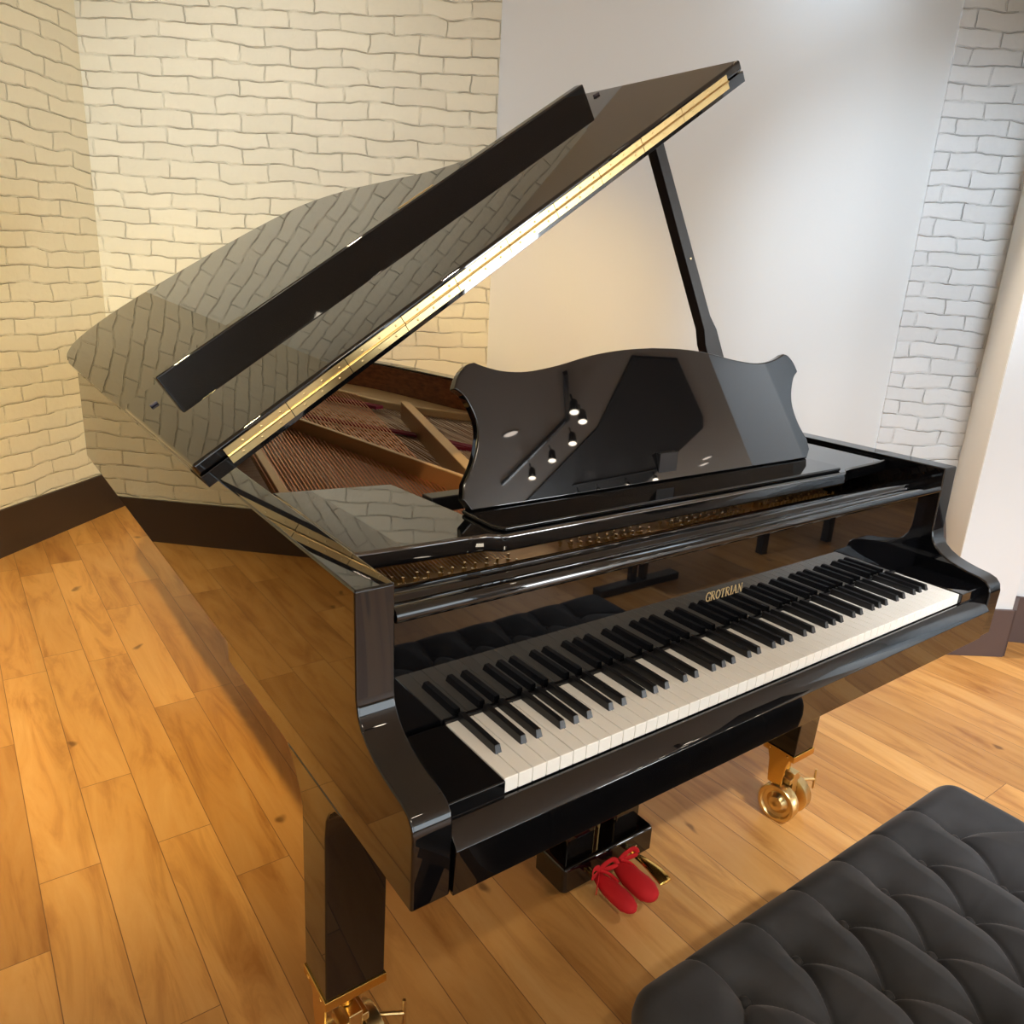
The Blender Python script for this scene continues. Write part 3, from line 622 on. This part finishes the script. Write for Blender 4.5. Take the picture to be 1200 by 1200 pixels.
def head(x, y, target, label, spot=None, zt=H - .035, group='track spotlights'):
    g = empty('spotlight', (x, y, zt), label, 'spotlight', group)
    d = (Vector(target) - Vector((x, y, zt - .10))).normalized()
    obj('stem', cyl(bmesh.new(), (0, 0, -.001), (0, 0, -.08), .008, n=10), M_BLKS, g)
    c0 = Vector((0, 0, -.10)) - d * .05; c1 = c0 + d * .14
    bm = bmesh.new(); lathe(bm, [(0, .02), (.02, .034), (.14, .044), (.14, .040), (.13, .040)], c0, d, 20); obj('lamp_housing', bm, M_BLKS, g, smooth=40)
    obj('lamp_lens', cyl(bmesh.new(), c0 + d * .131, c0 + d * .134, .0385, n=20), M_LAMP, g)
    if spot:
        p, c, cone, bl = spot; q = Vector((x, y, zt)) + c1 + d * .01
        light('SPOT', 'spot_beam', q, target, p, c, spot_size=cone, spot_blend=bl, shadow_soft_size=.04)
track([(3.55, -3.0), (4.27, -3.95), (4.6, -5.76)], 'black ceiling track with five spotlights, mirrored in the music desk')
for i, (x, y) in enumerate([(3.87, -3.37), (4.14, -3.60), (4.42, -4.14), (4.47, -4.58), (4.54, -5.08)]):
    head(x, y, (x - 1.2, y + .4, .2), ['first', 'second', 'third', 'fourth', 'fifth'][i] + ' lamp from the near end of the bent ceiling track')
track([(6.0, -6.2), (7.6, -6.0)], 'black ceiling track in the dark bay, mirrored low in the music desk')
for i, (x, y) in enumerate([(6.15, -6.31), (6.48, -6.29), (6.95, -6.2), (7.4, -6.1)]):
    head(x, y, (x - 2.6, y + 2.0, .6), ['first', 'second', 'third', 'fourth'][i] + ' lamp on the straight track under the dark ceiling bay')
for i, (p, tg, pw, c, cone, bl) in enumerate(SPOTS):
    head(p[0], p[1], tg, ['lamp aimed at the cream brick wall', 'lamp lighting the floor beside the piano tail', 'lamp warming the smooth wall behind the lid', 'lamp aimed high at the smooth wall by the lid prop', 'lamp grazing the white brick behind the lid', 'lamp lighting the keyboard and bench', 'added lamp brightening the brick strip beside the column', 'added lamp brightening the beige side of the column', 'added lamp brightening the strings inside the piano', 'added lamp brightening the left end of the keyboard', 'added lamp brightening the white pillar further down the shop'][i] + ', hanging from the shop ceiling', (pw, c, cone, bl), H, 'display spotlights')
for i, (x, y) in enumerate([(3.78, -4.24), (8.33, -6.81), (8.6, -6.2), (8.35, -5.9)]):
    g = empty('can_light', (x, y, H), 'round recessed ceiling light, ' + ['alone beside the bent track', 'nearest the shop front', 'between its two neighbours by the end wall', 'nearest the right wall'][i], 'ceiling light', 'recessed ceiling lights')
    bm = bmesh.new(); lathe(bm, [(-.001, .085), (-.010, .085), (-.010, .070), (-.004, .068)], (0, 0, 0), (0, 0, 1), 28); obj('trim_ring', bm, M_WHITE, g, smooth=30)
    obj('lens', cyl(bmesh.new(), (0, 0, -.0035), (0, 0, -.0065), .068, n=28), M_CAN if i else M_CAN, g)
for i, ((x, y), p, c) in enumerate(FILL_PANELS):  # housings for the added fill panels
    g = empty('fill_panel', (x, y, H), ['added square ceiling fill panel above the bentside of the piano', 'added square ceiling fill panel behind the photographer'][i], 'ceiling light')
    bm = bmesh.new()
    for a in ((-.31, .31, -.31, -.28), (-.31, .31, .28, .31), (-.31, -.28, -.28, .28), (.28, .31, -.28, .28)): box(bm, *a, -.03, 0)
    obj('panel_frame', bm, M_WHITE, g); obj('panel_back', B(-.28, .28, -.28, .28, -.012, -.002), M_WHITE, g)
